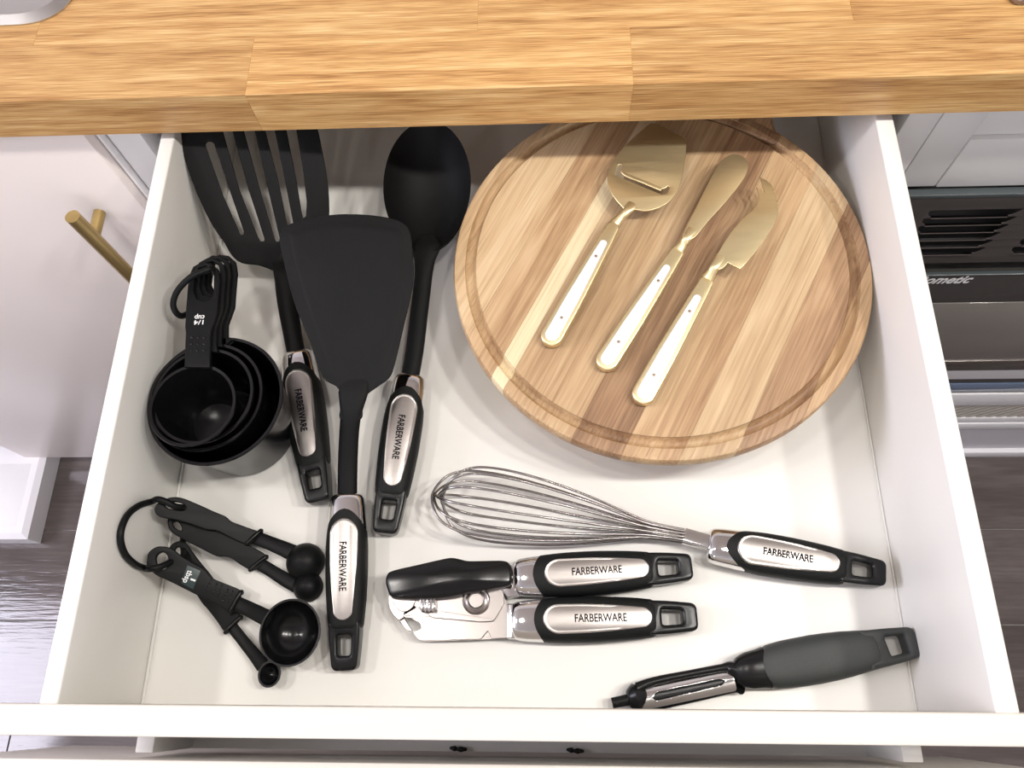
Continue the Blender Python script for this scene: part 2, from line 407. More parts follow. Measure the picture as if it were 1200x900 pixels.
c = Vector((-0.6275, 0.7075))
rg = [[(c.x + (p.x - c.x) * k, c.y + (p.y - c.y) * k, z) for p in SH] for k, z in ((1, CT1 - 0.003), (0.985, CT1 - 0.02), (0.96, CT1 - 0.14), (0.90, CT1 - 0.16), (0.1, CT1 - 0.165))]
v, f = loft(rg, False); f.append(tuple(range(4 * n, 5 * n))); mk('basin', (v, f), M['sink'], sk)
hb = thing('hob', 'brown edged steel hob corner resting on the worktop at the far right', 'hob', (0.6, 0.7, CT1))
HO = [P(1180, 0, CT1).xy, P(1189, 7.5, CT1).xy, Vector((0.80, P(1189, 7.5, CT1).y - 0.003)), Vector((0.80, 0.93)), Vector((0.345, 0.93))]
mk('hob_tray', plate([roundpoly(HO, 0.004)], CT1, CT1 + 0.006, 0.002), mat('hob_steel', (0.30, 0.24, 0.21), 0.35, 0.8), hb)
for (x, y) in ((0.46, 0.58), (0.68, 0.58), (0.46, 0.8), (0.68, 0.8)):
    v, f = revolve([(0.0001, CT1 + 0.020), (0.028, CT1 + 0.020), (0.034, CT1 + 0.014), (0.034, CT1 + 0.005)], (x, y), 28); mk('burner', (v, f), M['gloss'], hb)

# ---- cabinet faces
XL, XR = -0.305, 0.3005
cab = thing('cabinet_carcass', 'white cabinet carcass with face frame around the open drawer', 'cabinet', (0, YF, FZ))
mk('face_stile', box(-0.3325, XL, YF, YF + 0.02, FZ + 0.04, CT0, 0.001), M['paint'], cab)
mk('face_stile', box(XR, 0.3257, YF, YF + 0.02, FZ + 0.04, CT0, 0.001), M['paint'], cab)
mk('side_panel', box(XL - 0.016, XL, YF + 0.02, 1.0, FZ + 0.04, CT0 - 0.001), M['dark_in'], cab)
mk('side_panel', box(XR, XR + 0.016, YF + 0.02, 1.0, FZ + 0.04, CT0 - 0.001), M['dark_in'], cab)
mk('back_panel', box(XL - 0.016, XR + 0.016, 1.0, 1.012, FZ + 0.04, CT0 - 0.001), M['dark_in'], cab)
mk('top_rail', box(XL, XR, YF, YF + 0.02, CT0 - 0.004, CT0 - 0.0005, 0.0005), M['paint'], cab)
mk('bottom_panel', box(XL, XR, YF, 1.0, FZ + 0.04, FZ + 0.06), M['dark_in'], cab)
mk('toe_kick', box(-1.6, 0.32, YF - 0.002, YF + 0.01, FZ, FZ + 0.042, 0.002), M['trimwhite'], cab)
# left door with bar handle
dr = thing('base_cabinet', 'pale pinkish white base cabinet with flat door and brass bar handle', 'cabinet', (-0.6, YF, -0.3))
dp = mk('door', box(-0.93, -0.3375, YF - 0.016, YF + 0.004, FZ + 0.044, CT0 - 0.004, 0.0015), M['door'], dr)
mk('edge_bead', box(-0.3365, -0.3335, YF - 0.006, YF + 0.004, FZ + 0.044, CT0 - 0.004, 0.001), M['paint'], dr)
BX, BY = -0.3800, 0.382
def tbm(*a):
    v, f = tube(*a, sub=1); b = bmesh.new(); vs = [b.verts.new(p) for p in v]
    for q in f: b.faces.new([vs[k] for k in q])
    return b
mk('bar_handle', join(tbm([(BX, BY, 0.034), (BX, BY, -0.165)], 0.0063, 24), *[tbm([(BX, BY, z), (BX, YF - 0.0155, z)], 0.0052, 20) for z in (0.0005, -0.13)]), M['brasshandle'], dp, ang=50, label='brushed brass bar handle')
pl = tag(mk('plinth_block', join(box(-1.15, -0.912, 0.28, 0.40, FZ, FZ + 0.046, 0.004), ), M['trimwhite']),
         'low white boxed plinth with mitred skirting standing on the dark floor', 'plinth')
bm = bmesh.new()
a = [(-1.15, 0.262), (-0.893, 0.262), (-0.893, 0.423), (-1.15, 0.423)]
b = [(-1.15, 0.272), (-0.903, 0.272), (-0.903, 0.423), (-1.15, 0.423)]
vs = [bm.verts.new((x, y, FZ + 0.001)) for x, y in a] + [bm.verts.new((x, y, FZ + 0.040)) for x, y in a] + [bm.verts.new((x, y, FZ + 0.0455)) for x, y in b]
for lv in (0, 4):
    for i in range(4): bm.faces.new((vs[lv + i], vs[lv + (i + 1) % 4], vs[lv + 4 + (i + 1) % 4], vs[lv + 4 + i]))
bm.faces.new(vs[8:12])
mk('skirting', bm, M['trimwhite'], pl, ang=20)
# right: framed front above the oven
fr = thing('oven_surround', 'white boarded fascia between worktop and black oven', 'fascia', (0.6, YF, 0.05))
mk('stile_board', box(0.3265, 0.3600, YF, YF + 0.02, -0.010, CT0, 0.0009), M['paint'], fr)
mk('top_board', box(0.3605, 1.2, YF + 0.003, YF + 0.02, 0.0535, CT0, 0.0009), M['paint'], fr)
mk('apron_board', box(0.3605, 1.2, YF - 0.001, YF + 0.02, -0.010, 0.0528, 0.0009), M['paint'], fr)
ov = thing('oven', 'black built-in oven with slotted vent panel and dark glass door', 'oven', (0.6, YF, -0.3))
OX0, OX1 = 0.332, 0.93
mk('body', box(OX0, OX1, YF + 0.01, 0.95, -0.402, -0.012), M['void'], ov)
mk('top_edge', box(OX0, OX1, YF - 0.0085, YF - 0.001, -0.0165, -0.0115, 0.0008), M['edgeglass'], ov)
def slot(x0, x1, z, h): # slanted-end slot outline in x,z
    return roundpoly([(x0 + 0.004, z), (x1 - 0.007, z), (x1, z + h), (x0, z + h)], 0.004, 4)
outs = [[(OX0, -0.1285), (OX1, -0.1285), (OX1, -0.0165), (OX0, -0.0165)]]
SL = []
for i, (ul, ur, vt) in enumerate(((1088, 1199, 244.5), (1081, 1191, 253.7), (1076, 1182, 262.7), (1072, 1172.5, 271.8), (1068, 1164, 280.6), (1064, 1155, 289.4))):
    a, b = PY(ul, vt, YF - 0.006), PY(ur, vt, YF - 0.006)
    SL.append((a.x, b.x, a.z - 0.0108)); SL.append((b.x + 0.024, b.x + 0.15, a.z - 0.0108)); SL.append((b.x + 0.174, min(OX1 - 0.02, b.x + 0.30), a.z - 0.0108))
for a, b, z in SL: outs.append(slot(a, b, z, 0.0108))
bm = plate(outs, -0.0005, 0.0005, 0.0002)
bmesh.ops.transform(bm, matrix=Matrix.Translation((0, YF - 0.0075, 0)) @ Matrix.Rotation(PI / 2, 4, 'X'), verts=bm.verts)
vp = mk('vent_panel', bm, M['ovenblack'], ov)
lips = [box(a + 0.006, b - 0.010, YF - 0.0094, YF - 0.0070, z - 0.0010, z + 0.0006) for a, b, z in SL]
mk('slot_lip', join(*lips), M['chrome'], vp, kind='stuff')
od = mk('oven_door', box(OX0, OX1, YF - 0.012, YF + 0.008, -0.402, -0.1465, 0.0015), M['ovenglass'], ov)
mk('glass_rim', box(OX0, OX1, YF - 0.0125, YF - 0.008, -0.148, -0.1455, 0.0006), M['edgeglass'], od)
mk('window_reflection', box(OX0, OX1, YF - 0.0128, YF - 0.010, -0.366, -0.207, 0.0003), M['ovenreflect'], od)  # pale band painted where the glass reflects the floor
mk('bottom_trim', box(OX0, OX1, YF - 0.0135, YF - 0.010, -0.377, -0.366, 0.0003), M['steel'], od)
c = PY(1103.5, 328.5, YF - 0.0125)
bm = text_bm('Dometic', 0.059, 0.0160, shear=0.32, bold=0.022)
# the first letter sits behind the drawer side, the rest show
bmesh.ops.transform(bm, matrix=Matrix.Translation((c.x + 0.001, YF - 0.0128, c.z + 0.0015)) @ Matrix.Rotation(PI / 2, 4, 'X'), verts=bm.verts)
mk('lettering', bm, M['inkwhite'], od, label='white italic brand lettering')
hg = thing('oven_plinth', 'white ventilated cabinet base with metal mesh strip below the oven', 'cabinet base', (0.6, YF, -0.6))
mk('upper_rail', box(0.31, 1.2, YF - 0.004, YF + 0.01, -0.452, -0.404, 0.002), M['trimwhite'], hg)
gr = mk('grab_recess', box(0.31, 1.2, YF - 0.001, YF + 0.01, -0.510, -0.452), M['ovenblack'], hg)
mk('blue_reflection', box(0.33, 0.735, YF - 0.0025, YF - 0.0005, -0.502, -0.472, 0.0008), M['bluereflect'], gr)  # thin strip standing in for the blue reflection
mk('middle_rail', box(0.31, 1.2, YF - 0.004, YF + 0.01, -0.556, -0.510, 0.001), M['trimwhite'], hg)
mk('grille_back', box(0.31, 1.2, YF + 0.006, YF + 0.01, -0.615, -0.556), M['void'], hg)
bm = bmesh.new()
def bar(bm, p, q, w, y0, y1):
    p = Vector(p); q = Vector(q); d = (q - p).normalized(); nn = Vector((-d.y, d.x)) * w
    c4 = [p - nn, q - nn, q + nn, p + nn]
    lo = [bm.verts.new((k.x, y1, k.y)) for k in c4]; hi = [bm.verts.new((k.x, y0, k.y)) for k in c4]
    bm.faces.new(hi); bm.faces.new(lo[::-1])
    for i in range(4): bm.faces.new((hi[i], lo[i], lo[(i + 1) % 4], hi[(i + 1) % 4]))
x = 0.50
while x < 1.2:
    bar(bm, (x, -0.613), (x + 0.045, -0.558), 0.0028, YF - 0.003, YF); bar(bm, (x + 0.045, -0.613), (x, -0.558), 0.0014, YF - 0.001, YF + 0.002)
    x += 0.0155
mk('mesh_strip', bm, M['meshmetal'], hg, kind='stuff')
mk('lower_rail', box(0.31, 1.2, YF - 0.004, YF + 0.01, -0.635, -0.612, 0.002), M['trimwhite'], hg)
mk('ledge', box(0.31, 1.2, YF - 0.006, YF + 0.01, -0.662, -0.635, 0.002), M['trimwhite'], hg)
mk('kick_panel', box(0.31, 1.2, YF - 0.004, YF + 0.01, -0.785, -0.662), mat('lilac_white', (0.60, 0.58, 0.62), 0.4), hg)
mk('base_rail', box(0.31, 1.2, YF - 0.012, YF + 0.01, FZ, -0.772, 0.002), M['trimwhite'], hg)

# ================================================================== DRAWER
W2 = 0.265; H = 0.1017; DB = 0.575
dw = thing('open_drawer', 'white drawer pulled open full of black kitchen utensils', 'drawer', (0, 0.2, -0.012))
mk('bottom_panel', box(-W2, W2, 0.0, DB, -0.012, 0, 0), M['drawer'], dw)
for s, t, nm in ((-1, 0.0112, 'l'), (1, 0.0130, 'r')):
    x0, x1 = (-W2 - t, -W2) if s < 0 else (W2, W2 + t)
    mk('side_panel', box(x0, x1, 0.0, DB, -0.016, H, 0.0012, 3), M['drawer'], dw)
mk('rear_panel', box(-W2, W2, DB - 0.012, DB, 0, H, 0.0012, 3), M['drawer'], dw)
mk('front_panel', box(-0.3315, 0.3255, -0.0165, 0.0005, -0.045, H + 0.0015, 0.0012, 3), M['front'], dw)
mk('corner_fillet', box(-W2, -W2 + 0.0022, 0.0, DB - 0.012, 0.0, 0.0022, 0.001), M['drawer'], dw)
mk('corner_fillet', box(W2 - 0.0016, W2, 0.0, DB - 0.012, 0.0, 0.0016, 0.0007), M['drawer'], dw)
LZ = -0.050
ld = thing('lower_drawer', 'lower white drawer peeking out under the front of the open drawer', 'drawer', (0, 0.15, -0.2))
xa = P(160, 868, LZ).x; xb = P(181, 868, LZ).x; xc = P(1056, 876, LZ).x; xd = P(1080, 876, LZ).x
mk('side_panel', box(xa, xb, -0.0335, 0.54, -0.13, LZ, 0.001), M['drawer'], ld)
mk('side_panel', box(xc, xd, -0.0335, 0.54, -0.13, LZ, 0.001), M['drawer'], ld)
mk('bottom_panel', box(xb, xc, -0.0335, 0.54, -0.13, -0.12), M['drawer'], ld)
yi = P(600, 896, LZ + 0.012).y
mk('front_panel', box(-0.43, 0.37, yi - 0.0165, yi, -0.215, LZ + 0.012, 0.0012), M['front'], ld)
for u, v in ((537, 878), (674, 880)):
    p = P(u, v, -.1175)
    sc_ = mk('screw', tube([p + Vector((.007, 0, 0)), p + Vector((.002, 0, 0)), p + Vector((-.001, 0, 0)), p + Vector((-.003, .0005, 0)), p + Vector((-.007, .001, 0))], [.0010, .0022, .0012, .0022, .0008], 10, sub=3), M['gloss'], ld, label='small dark screw lying near the front')

# ================================================================== HANDLES
NS = 2.7
WT = [(0, .0116), (.004, .0127), (.010, .0134), (.022, .0142), (.035, .0147), (.055, .0147), (.07, .0141), (.085, .0130), (.096, .0118)]
TT = [(0, .0086), (.004, .0096), (.015, .0103), (.05, .0110), (.08, .0100), (.096, .0086)]
def ring(x, off=0.0, k=1.0, n=40, arch=None):
    w = lerp_tab(WT, x) * k + off; t = lerp_tab(TT, x) * k + off; out = []
    for j in range(n):
        a = 2 * PI * j / n; y = w * sgnpow(math.cos(a), 2 / NS); z = t * sgnpow(math.sin(a), 2 / NS)
        xx = x + (arch(y / w) if arch else 0)
        out.append(Vector((xx, y, z)))
    return out
def surf(x, y, off=0.0):
    w = lerp_tab(WT, x) + off; t = lerp_tab(TT, x) + off
    return t * max(0.0, 1 - abs(y / w) ** NS) ** (1 / NS)
BADGE = dict(x0=.0195, x1=.0905, r0=.0100, r1=.0066)
def handle(parent, A, B, roll=0.0, badge=True, arch_a=0.0112, arch_d=0.0125, grip=None, ferrule=True, bx=None, text_c=0.0535, zc=0.0115):
    A = Vector((A[0], A[1], zc)) if len(A) == 2 else Vector(A); B = Vector((B[0], B[1], zc)) if len(B) == 2 else Vector(B)
    s = (B - A).length / 0.1245
    mt = frame(A, B, roll) @ Matrix.Scale(s, 4)
    g = grip or M['grip']; bd = dict(BADGE); bd.update(bx or {})
    # grip body
    x0 = arch_a; rings = []
    for i, x in enumerate([x0, x0 + .001, .016, .020, .025, .03, .036, .043, .05, .058, .066, .074, .082, .088, .0935, .0950, .0962]):
        fade = max(0.0, 1 - (x - x0) / 0.030)
        off = [-.0006, .0005][min(i, 1)] if x < .094 else [.0003, -.0004][int(x > .0955)]
        rings.append(ring(x, off, 1, 40, lambda q, f=fade: arch_d * q * q * f))
    front = [Vector((p.x + 0.002, p.y * .8, p.z * .8)) for p in rings[0]]
    hb = mk('handle', xf(loft([front] + rings), mt), g, parent, ang=40)
    if ferrule:
        rr = [ring(0.0, 0, .55), ring(0.0, 0, .80), ring(.0009, 0, .93), ring(.0025, 0, .99)] + [ring(x, 0, 1) for x in (.005, .01, .016, .022, .028)] + [ring(.028, 0, .6)]
        mk('ferrule', xf(loft(rr), mt), M['chrome'], hb, ang=40, label='chrome collar')
    # hanging end with square hole
    e0, e1 = .0915, .1245
    out = roundpoly([(e0, -.0113), (.105, -.0108), (e1, -.0088), (e1, .0088), (.105, .0108), (e0, .0113)], [.001, .01, .0045, .0045, .01, .001], 6)
    hole = roundpoly([(.1005, -.0052), (.1145, -.0046), (.1145, .0046), (.1005, .0052)], .0022, 5)
    def thin(x, y): return 0
    bm = plate([out, hole], -.0078, .0078, .0022, None, 0, 3)
    for v in bm.verts:
        k = 1 - max(0, v.co.x - e0) / (e1 - e0) * 0.22; v.co.z *= k
    mk('hanging_end', xf(bm, mt), M['gloss'], hb, ang=40, label='glossy hard plastic end with square hanging hole')
    if badge:
        a0, a1, r0, r1 = bd['x0'], bd['x1'], bd['r0'], bd['r1']; pts = []
        for k in range(25):
            t = PI / 2 + PI * k / 24; pts.append((a0 + r0 * 1.15 + r0 * 1.15 * math.cos(t), r0 * math.sin(t)))
        for k in range(1, 8):
            t = k / 8; pts.append((a0 + r0 * 1.15 + (a1 - r1 - a0 - r0 * 1.15) * t, -(r0 + (r1 - r0) * t + 0.0008 * math.sin(PI * t))))
        for k in range(17):
            t = -PI / 2 + PI * k / 16; pts.append((a1 - r1 + r1 * math.cos(t), r1 * math.sin(t)))
        for k in range(1, 8):
            t = 1 - k / 8; pts.append((a0 + r0 * 1.15 + (a1 - r1 - a0 - r0 * 1.15) * t, (r0 + (r1 - r0) * t + 0.0008 * math.sin(PI * t))))
        rg = []
        for k, h in ((1.06, -.0006), (1.04, .0008), (1.0, .0011), (.97, .0010), (.94, .00075), (.8, .00075), (.5, .00075), (.2, .00075), (.02, .00075)):
            row = []
            for px, py in pts:
                sx = min(max(px, a0 + r0), a1 - r1)
                x = sx + (px - sx) * k; y = py * k
                row.append((x, y, surf(x, y, .0005) + h))
            rg.append(row)
        mk('badge', xf(loft(rg), mt), M['brushed'], hb, ang=50, label='satin steel name badge')
        tb = text_bm('FARBERWARE', .0345, .0052, ext=.00015, bold=0.012)
        for v in tb.verts:
            v.co.x += text_c; v.co.z += surf(v.co.x, v.co.y, .0005) + .00115
        mk('lettering', xf(tb, mt), M['ink'], hb, label='dark brand lettering')
    return mt, hb

# ---- slotted turner
def up(*a): return [P(*p) for p in a]
c7 = lambda pts, z: [P(205 + u / 5.142, 145 + v / 5.142, z).xy for u, v in pts]
st = thing('slotted_turner', 'black slotted turner at back left, lying under the solid turner', 'turner', P(345, 500, 0))
handle(st, P(348.5, 414, .0125), P(374.5, 589, .0105), roll=0.06)
PT = Plane(P(302, 310, .030), P(211, 159, .0925), P(373, 155, .078))
c7p = lambda pts, z=0: [PT.hit(205 + u / 5.142, 145 + v / 5.142).xy for u, v in pts]
shp = c7p([(30, 70), (45, 150), (80, 280), (150, 460), (230, 620), (300, 720), (340, 790), (400, 838), (500, 852), (590, 885)]) \
    + [PT.hit(u, v).xy for u, v in ((322, 322), (335, 331), (347, 326), (357, 312), (372, 300), (384, 280))] + c7p([(930, 555), (925, 400), (905, 250), (865, 50), (840, -60), (820, -110)]) \
    + c7p([(600, -150), (300, -140), (60, -100), (20, -60), (20, 0)])
slots = [c7p([(183, 125), (190, 112), (205, 105), (225, 110), (238, 124), (330, 400), (417, 655), (416, 668), (404, 674), (394, 664), (290, 430)])]
for a in ([(295, 65), (390, 400), (500, 680), (518, 710), (538, 710), (540, 695), (445, 400), (352, 65), (335, 0), (318, -25), (292, -22), (280, 0)],
          [(420, 60), (500, 350), (600, 690), (612, 712), (630, 712), (632, 690), (555, 370), (485, 60), (470, -10), (452, -35), (425, -32), (408, -8)],
          [(548, 55), (625, 350), (677, 610), (686, 632), (706, 622), (713, 600), (665, 350), (605, 55), (592, -12), (575, -36), (550, -34), (533, -10)],
          [(675, 55), (730, 330), (765, 540), (775, 572), (790, 560), (795, 470), (775, 300), (735, 55), (722, -12), (706, -34), (683, -32), (662, -8)]):
    slots.append(c7p(a))
mk('head', plate([catmull(shp, 3)] + slots, -.0011, .0011, 0.0007, PT.z), M['nylon'], st, ang=40)
mk('shaft', tube([P(349, 424, .014), P(343, 392, .018), P(336.5, 350, .025), P(336, 322, .0290), PT.hit(335, 305), PT.hit(331, 285) + Vector((0, 0, -.001))],
   [.0072, .0075, .0085, .0105, .012, .003], 16, flat=[.0058, .0058, .005, .0045, .003, .001]), M['nylon'], st, ang=60)

# ---- large spoon
sp = thing('serving_spoon', 'large black solid serving spoon with deep oval bowl at the back', 'spoon', P(478, 500, 0))
handle(sp, P(481, 441, .0130), P(451.5, 626, .0115), roll=-0.10)
SZ = .047; SS = .22
bc = P(500.5, 215, SZ); bl = P(449.5, 212, SZ); br = P(551.5, 212, SZ); bb = P(497, 299, SZ - .018)
rx = (br.x - bl.x) / 2; ryd = bc.y - bb.y; ryu = ryd * 0.95
bc.x = (bl.x + br.x) / 2
rings = []
N = 56
def egg(k, z):
    out = []
    for j in range(N):
        a = 2 * PI * j / N; cx, sy = math.cos(a), math.sin(a)
        y = sy * (ryu if sy > 0 else ryd); x = cx * rx * (1 - 0.05 * min(0, sy) ** 2)
        out.append(Vector((bc.x + x * k, bc.y + y * k + 0.004 * (1 - k), z + SZ - .0308 + SS * y * k)))
    return out
prof = [(.01, .0035), (.3, .0045), (.6, .0100), (.8, .0175), (.93, .0255), (.985, .0300), (1.0, .0308), (1.005, .0300), (1.0, .0285), (.95, .0220), (.82, .0130), (.6, .0055), (.3, .0015), (.01, .0008)]
mk('bowl', loft([egg(k, z) for k, z in prof]), M['nylon'], sp, ang=60)
mk('shaft', tube([P(480, 446, .0145), P(486, 410, .018), P(491, 368, .023), P(496, 325, .029), P(497.5, 306, .0315), P(499, 290, .0310), P(500, 276, .022)],
   [.0070, .0073, .0073, .0073, .0085, .0125, .006], 16, flat=[.0058, .006, .006, .0055, .0042, .003, .001]), M['nylon_tex'], sp, ang=60)

# ---- solid turner on top
tn = thing('solid_turner', 'black solid turner lying on top of the slotted turner and the spoon', 'turner', P(405, 680, 0))
A_ = P(407.5, 580, .0190); B_ = P(405, 786, .0105)
handle(tn, A_, B_)
PH = Plane(P(412, 475, .048), P(330, 270, .078), P(481, 272, .074))
hd = [(328, 283), (330, 271), (340, 263), (362, 256), (396, 251.5), (430, 252), (458, 256), (473, 262), (481, 273), (484, 300), (485, 325), (481, 350), (472, 388), (462, 430), (455, 444), (440, 455), (429, 464), (425, 476), (424, 490),
      (411, 494), (398, 490), (400, 474), (401, 463), (394, 453), (378, 441), (362, 398), (344, 352), (332, 304)]
def ztn(x, y):
    return -0.010 * max(0, (0.27 - y) / 0.06) + 0.0
big = catmull([PH.hit(u, v).xy for u, v in hd], 4)
mk('head', plate([big], -0.0008, 0.0008, 0.0007, PH.z, 0), M['nylon'], tn, ang=60)
hin = [(350, 276), (400, 268), (455, 273), (467, 282), (469, 330), (462, 380), (448, 425), (432, 440), (412, 446), (396, 440), (376, 392), (356, 330), (346, 290)]
cin = sum((PH.hit(u, v).xy for u, v in hin), Vector((0, 0))) / len(hin)
inn = catmull([PH.hit(u, v).xy for u, v in hin], 4)
def onph(p, z): return Vector((p.x, p.y, PH.z(p.x, p.y) + z))
rg = [[onph((p - cin) * k + cin, z) for p in inn] for k, z in ((1.10, .0006), (1.03, .0014), (0.97, .0017), (.02, .0017))]
mk('blade_core', loft(rg), M['nylon'], tn, ang=60)
mk('shaft', tube([P(407, 586, .0190), P(407.5, 545, .0270), P(409, 510, .037), P(411, 486, .0455), PH.hit(414, 462) + Vector((0, 0, .0008)), PH.hit(416, 440) + Vector((0, 0, -.0005))],
   [.0072, .0074, .0074, .0078, .011, .010], 16, flat=[.0052, .0052, .005, .004, .0028, .001]), M['nylon'], tn, ang=60)

# ---- whisk
wk = thing('whisk', 'stainless steel balloon whisk with black and chrome handle', 'whisk', P(820, 640, 0))
handle(wk, P(829, 638.5, .0125), P(1035.5, 673.5, .0110), text_c=0.0545)
wa = P(801, 628, .0135); wb = P(829, 636, .0130)
wdv = (wb - wa).normalized(); ns = Vector((-wdv.y, wdv.x, 0))
fer = []
for t, k in ((0, 1), (1, 1)):
    pc = wa.lerp(wb + wdv * .004, t)
    fer.append([pc + ns * (.0056 * sgnpow(math.cos(2 * PI * j / 32), .35)) * k + Vector((0, 0, .0040 * sgnpow(math.sin(2 * PI * j / 32), .35))) for j in range(32)])
mk('wire_ferrule', loft(fer), M['chrome'], wk, ang=30, label='chrome wire clamp')
tip = P(513, 581, .027); ax = (wa - tip); L_ = ax.length; ax.normalize()
perp = Vector((-ax.y, ax.x, 0)).normalized(); up3 = ax.cross(perp) * -1
RP = [(1.0, .0046), (.93, .0048), (.84, .0062), (.74, .0105), (.62, .0160), (.48, .0212), (.34, .0248), (.22, .0262), (.12, .0248), (.055, .0195), (.018, .0110), (0.0, .0)]
for i in range(6):
    th = PI * (i + 0.35) / 6; dirv = perp * math.cos(th) + up3 * math.sin(th)
    e0 = 1 + 0.03 * (i % 3) - 0.02
    pts = []
    for t, r in RP: pts.append(tip + ax * (L_ * t + (-0.004 + .0016 * i) * (1 - t)) + dirv * r * e0 * .96)
    for t, r in RP[-2::-1]: pts.append(tip + ax * (L_ * t + (-0.004 + .0016 * i) * (1 - t)) - dirv * r * e0 * .96)
    # lie on the drawer floor, flattened bundle at the neck
    for p in pts: p.z = max(p.z, 0.0010)
    mk('wire_loop', tube(pts, .00095, 8, sub=6), M['wire'], wk, ang=80)

# ---- can opener
co = thing('can_opener', 'black and chrome manual can opener with twin handles', 'can opener', P(640, 700, 0))
c5 = lambda pts, z: [P(440 + u / 6, 645 + v / 6, z).xy for u, v in pts]
bxo = dict(x0=.0215, x1=.0935, r0=.0092, r1=.0064)
handle(co, P(603, 677, .0125), P(810, 665, .0115), arch_a=.0125, arch_d=.006, bx=bxo, text_c=.0575)
handle(co, P(600, 728, .0125), P(816, 723.5, .0115), arch_a=.0145, arch_d=.006, bx=bxo, text_c=.0595)
mk('upper_jaw', plate([roundpoly(c5([(90, 300), (93, 390), (118, 450), (165, 495), (200, 472), (215, 300), (300, 240), (860, 240), (880, 262), (897, 310), (890, 380), (825, 495), (740, 500), (400, 470), (300, 400)], .0150), .0015)], .0135, .0150, .0004), M['steel'], co, ang=14)
mk('lower_jaw', plate([roundpoly(c5([(200, 470), (165, 495), (215, 560), (262, 574), (300, 571), (325, 545), (325, 520), (308, 500), (262, 480), (500, 260), (880, 260), (918, 380), (935, 612), (820, 618), (740, 624), (350, 634), (300, 618), (265, 572)], .0115) , .0015)], .0095, .0115, .0004), M['steel'], co, ang=14)
nb = c5([(200, 472), (262, 478), (310, 498), (330, 520), (322, 552), (296, 570), (262, 574), (285, 606), (345, 634), (740, 625), (790, 566), (818, 620), (935, 614), (930, 380), (560, 300), (300, 300)], .0125)
mk('jaw_plate', plate([nb], .0116, .0128, .0003), M['steel'], co, ang=14, label='flat satin steel plate with hooked nose')
mk('wheel_plate', plate([catmull(c5([(120, 335), (135, 385), (160, 415), (200, 432), (240, 418), (268, 385), (275, 335), (200, 300)], .0165), 4)], .0151, .0166, .0004), M['steel'], co, ang=14)
def zround(o, z0, z1, m, nm, par, b=.0012): return mk(nm, plate([o], z0, z1, b, None, 0, 3), m, par)
zround(roundpoly(c5([(308, 300), (420, 300), (424, 405), (400, 425), (330, 424), (308, 400)], .020), .0015), .0140, .0205, M['chrome'], 'feed_gear', co)
tth = []
for k in range(4):
    a, b = 318 + k * 26, 330 + k * 26
    tth.append(plate([c5([(a, 345), (b, 345), (b, 430), (a, 430)], .0215)], .0140, .0216, .0004))
mk('gear_teeth', join(*tth), M['chrome'], co, kind='stuff')
pc = P(440 + 708 / 6, 645 + 352 / 6, .0160)
v, f = revolve([(.0001, .0170), (.0048, .0170), (.0056, .0176), (.0062, .0166), (.0075, .0160), (.0088, .0168), (.0096, .0160), (.0098, .0150)], pc.xy, 40)
mk('rivet', (v, f), M['steel'], co, ang=25)
# folded uprights by the handles
mk('neck_fold', plate([roundpoly(c5([(925, 375), (1010, 372), (1020, 622), (925, 622)], .016), .0012)], .006, .0165, .001), M['chrome'], co)
mk('neck_fold', plate([roundpoly(c5([(860, 255), (975, 75), (1030, 85), (1040, 310), (930, 335)], .014), .0012)], .006, .0145, .001), M['chrome'], co)
CZv = .026
cov = catmull(c5([(75, 165), (115, 138), (300, 95), (480, 54), (540, 47), (600, 58), (660, 70), (800, 68), (900, 68), (940, 84), (960, 120), (967, 165), (960, 225), (915, 250), (850, 262), (740, 285), (640, 300), (540, 322), (440, 335), (300, 340), (160, 338), (100, 325), (78, 280), (62, 215)], CZv), 3)
cc = sum(cov, Vector((0, 0))) / len(cov)
rg = [[((p - cc) * k + cc).to_3d() + Vector((0, 0, z)) for p in cov] for k, z in ((.96, .0152), (.985, .0160), (1.0, .0200), (.99, .0235), (.965, .0255), (.93, .0262), (.03, .0266))]
cvr = mk('cover', loft(rg), M['cup'], co, ang=60, label='glossy black plastic guard over the cutting wheel')
mtc = frame(P(505, 679, .0266), P(552, 672, .0266))
tb = text_bm('FARBERWARE', .030, .0036, ext=.00025, bold=-.01)
for v in tb.verts: v.co.x += .0135; v.co.z -= .0001
mk('embossing', xf(tb, mtc), M['cup'], cvr)

# ---- peeler
pe = thing('vegetable_peeler', 'charcoal handled swivel peeler at front right beside the drawer front', 'peeler', P(900, 780, 0))
c3 = lambda u, v, z: P(700 + u / 3, 710 + v / 3, z)
pa = P(860, 789, .0125); pb = P(1071, 752.5, .0120)
xs = [(0, .0062), (.004, .0098), (.009, .0118), (.018, .0128), (.019, .0134), (.035, .0146), (.055, .0150), (.075, .0144), (.092, .0128), (.105, .0118)]
ts = [(0, .0050), (.004, .0075), (.01, .0092), (.02, .0100), (.05, .0110), (.08, .0100), (.105, .0078)]
mtp = frame(pa, pb) @ Matrix.Scale((pb - pa).length / .1245, 4)
def pring(x, k=1.0, off=0):
    w = lerp_tab(xs, x) * k + off; t = lerp_tab(ts, x) * k + off
    return [Vector((x, w * sgnpow(math.cos(2 * PI * j / 36), .8), t * sgnpow(math.sin(2 * PI * j / 36), .8))) for j in range(36)]
hbp = mk('handle', xf(loft([pring(x, 1) for x in (0, .002, .004, .007, .010, .014, .018, .022)]), mtp), M['gloss'], pe, ang=50)
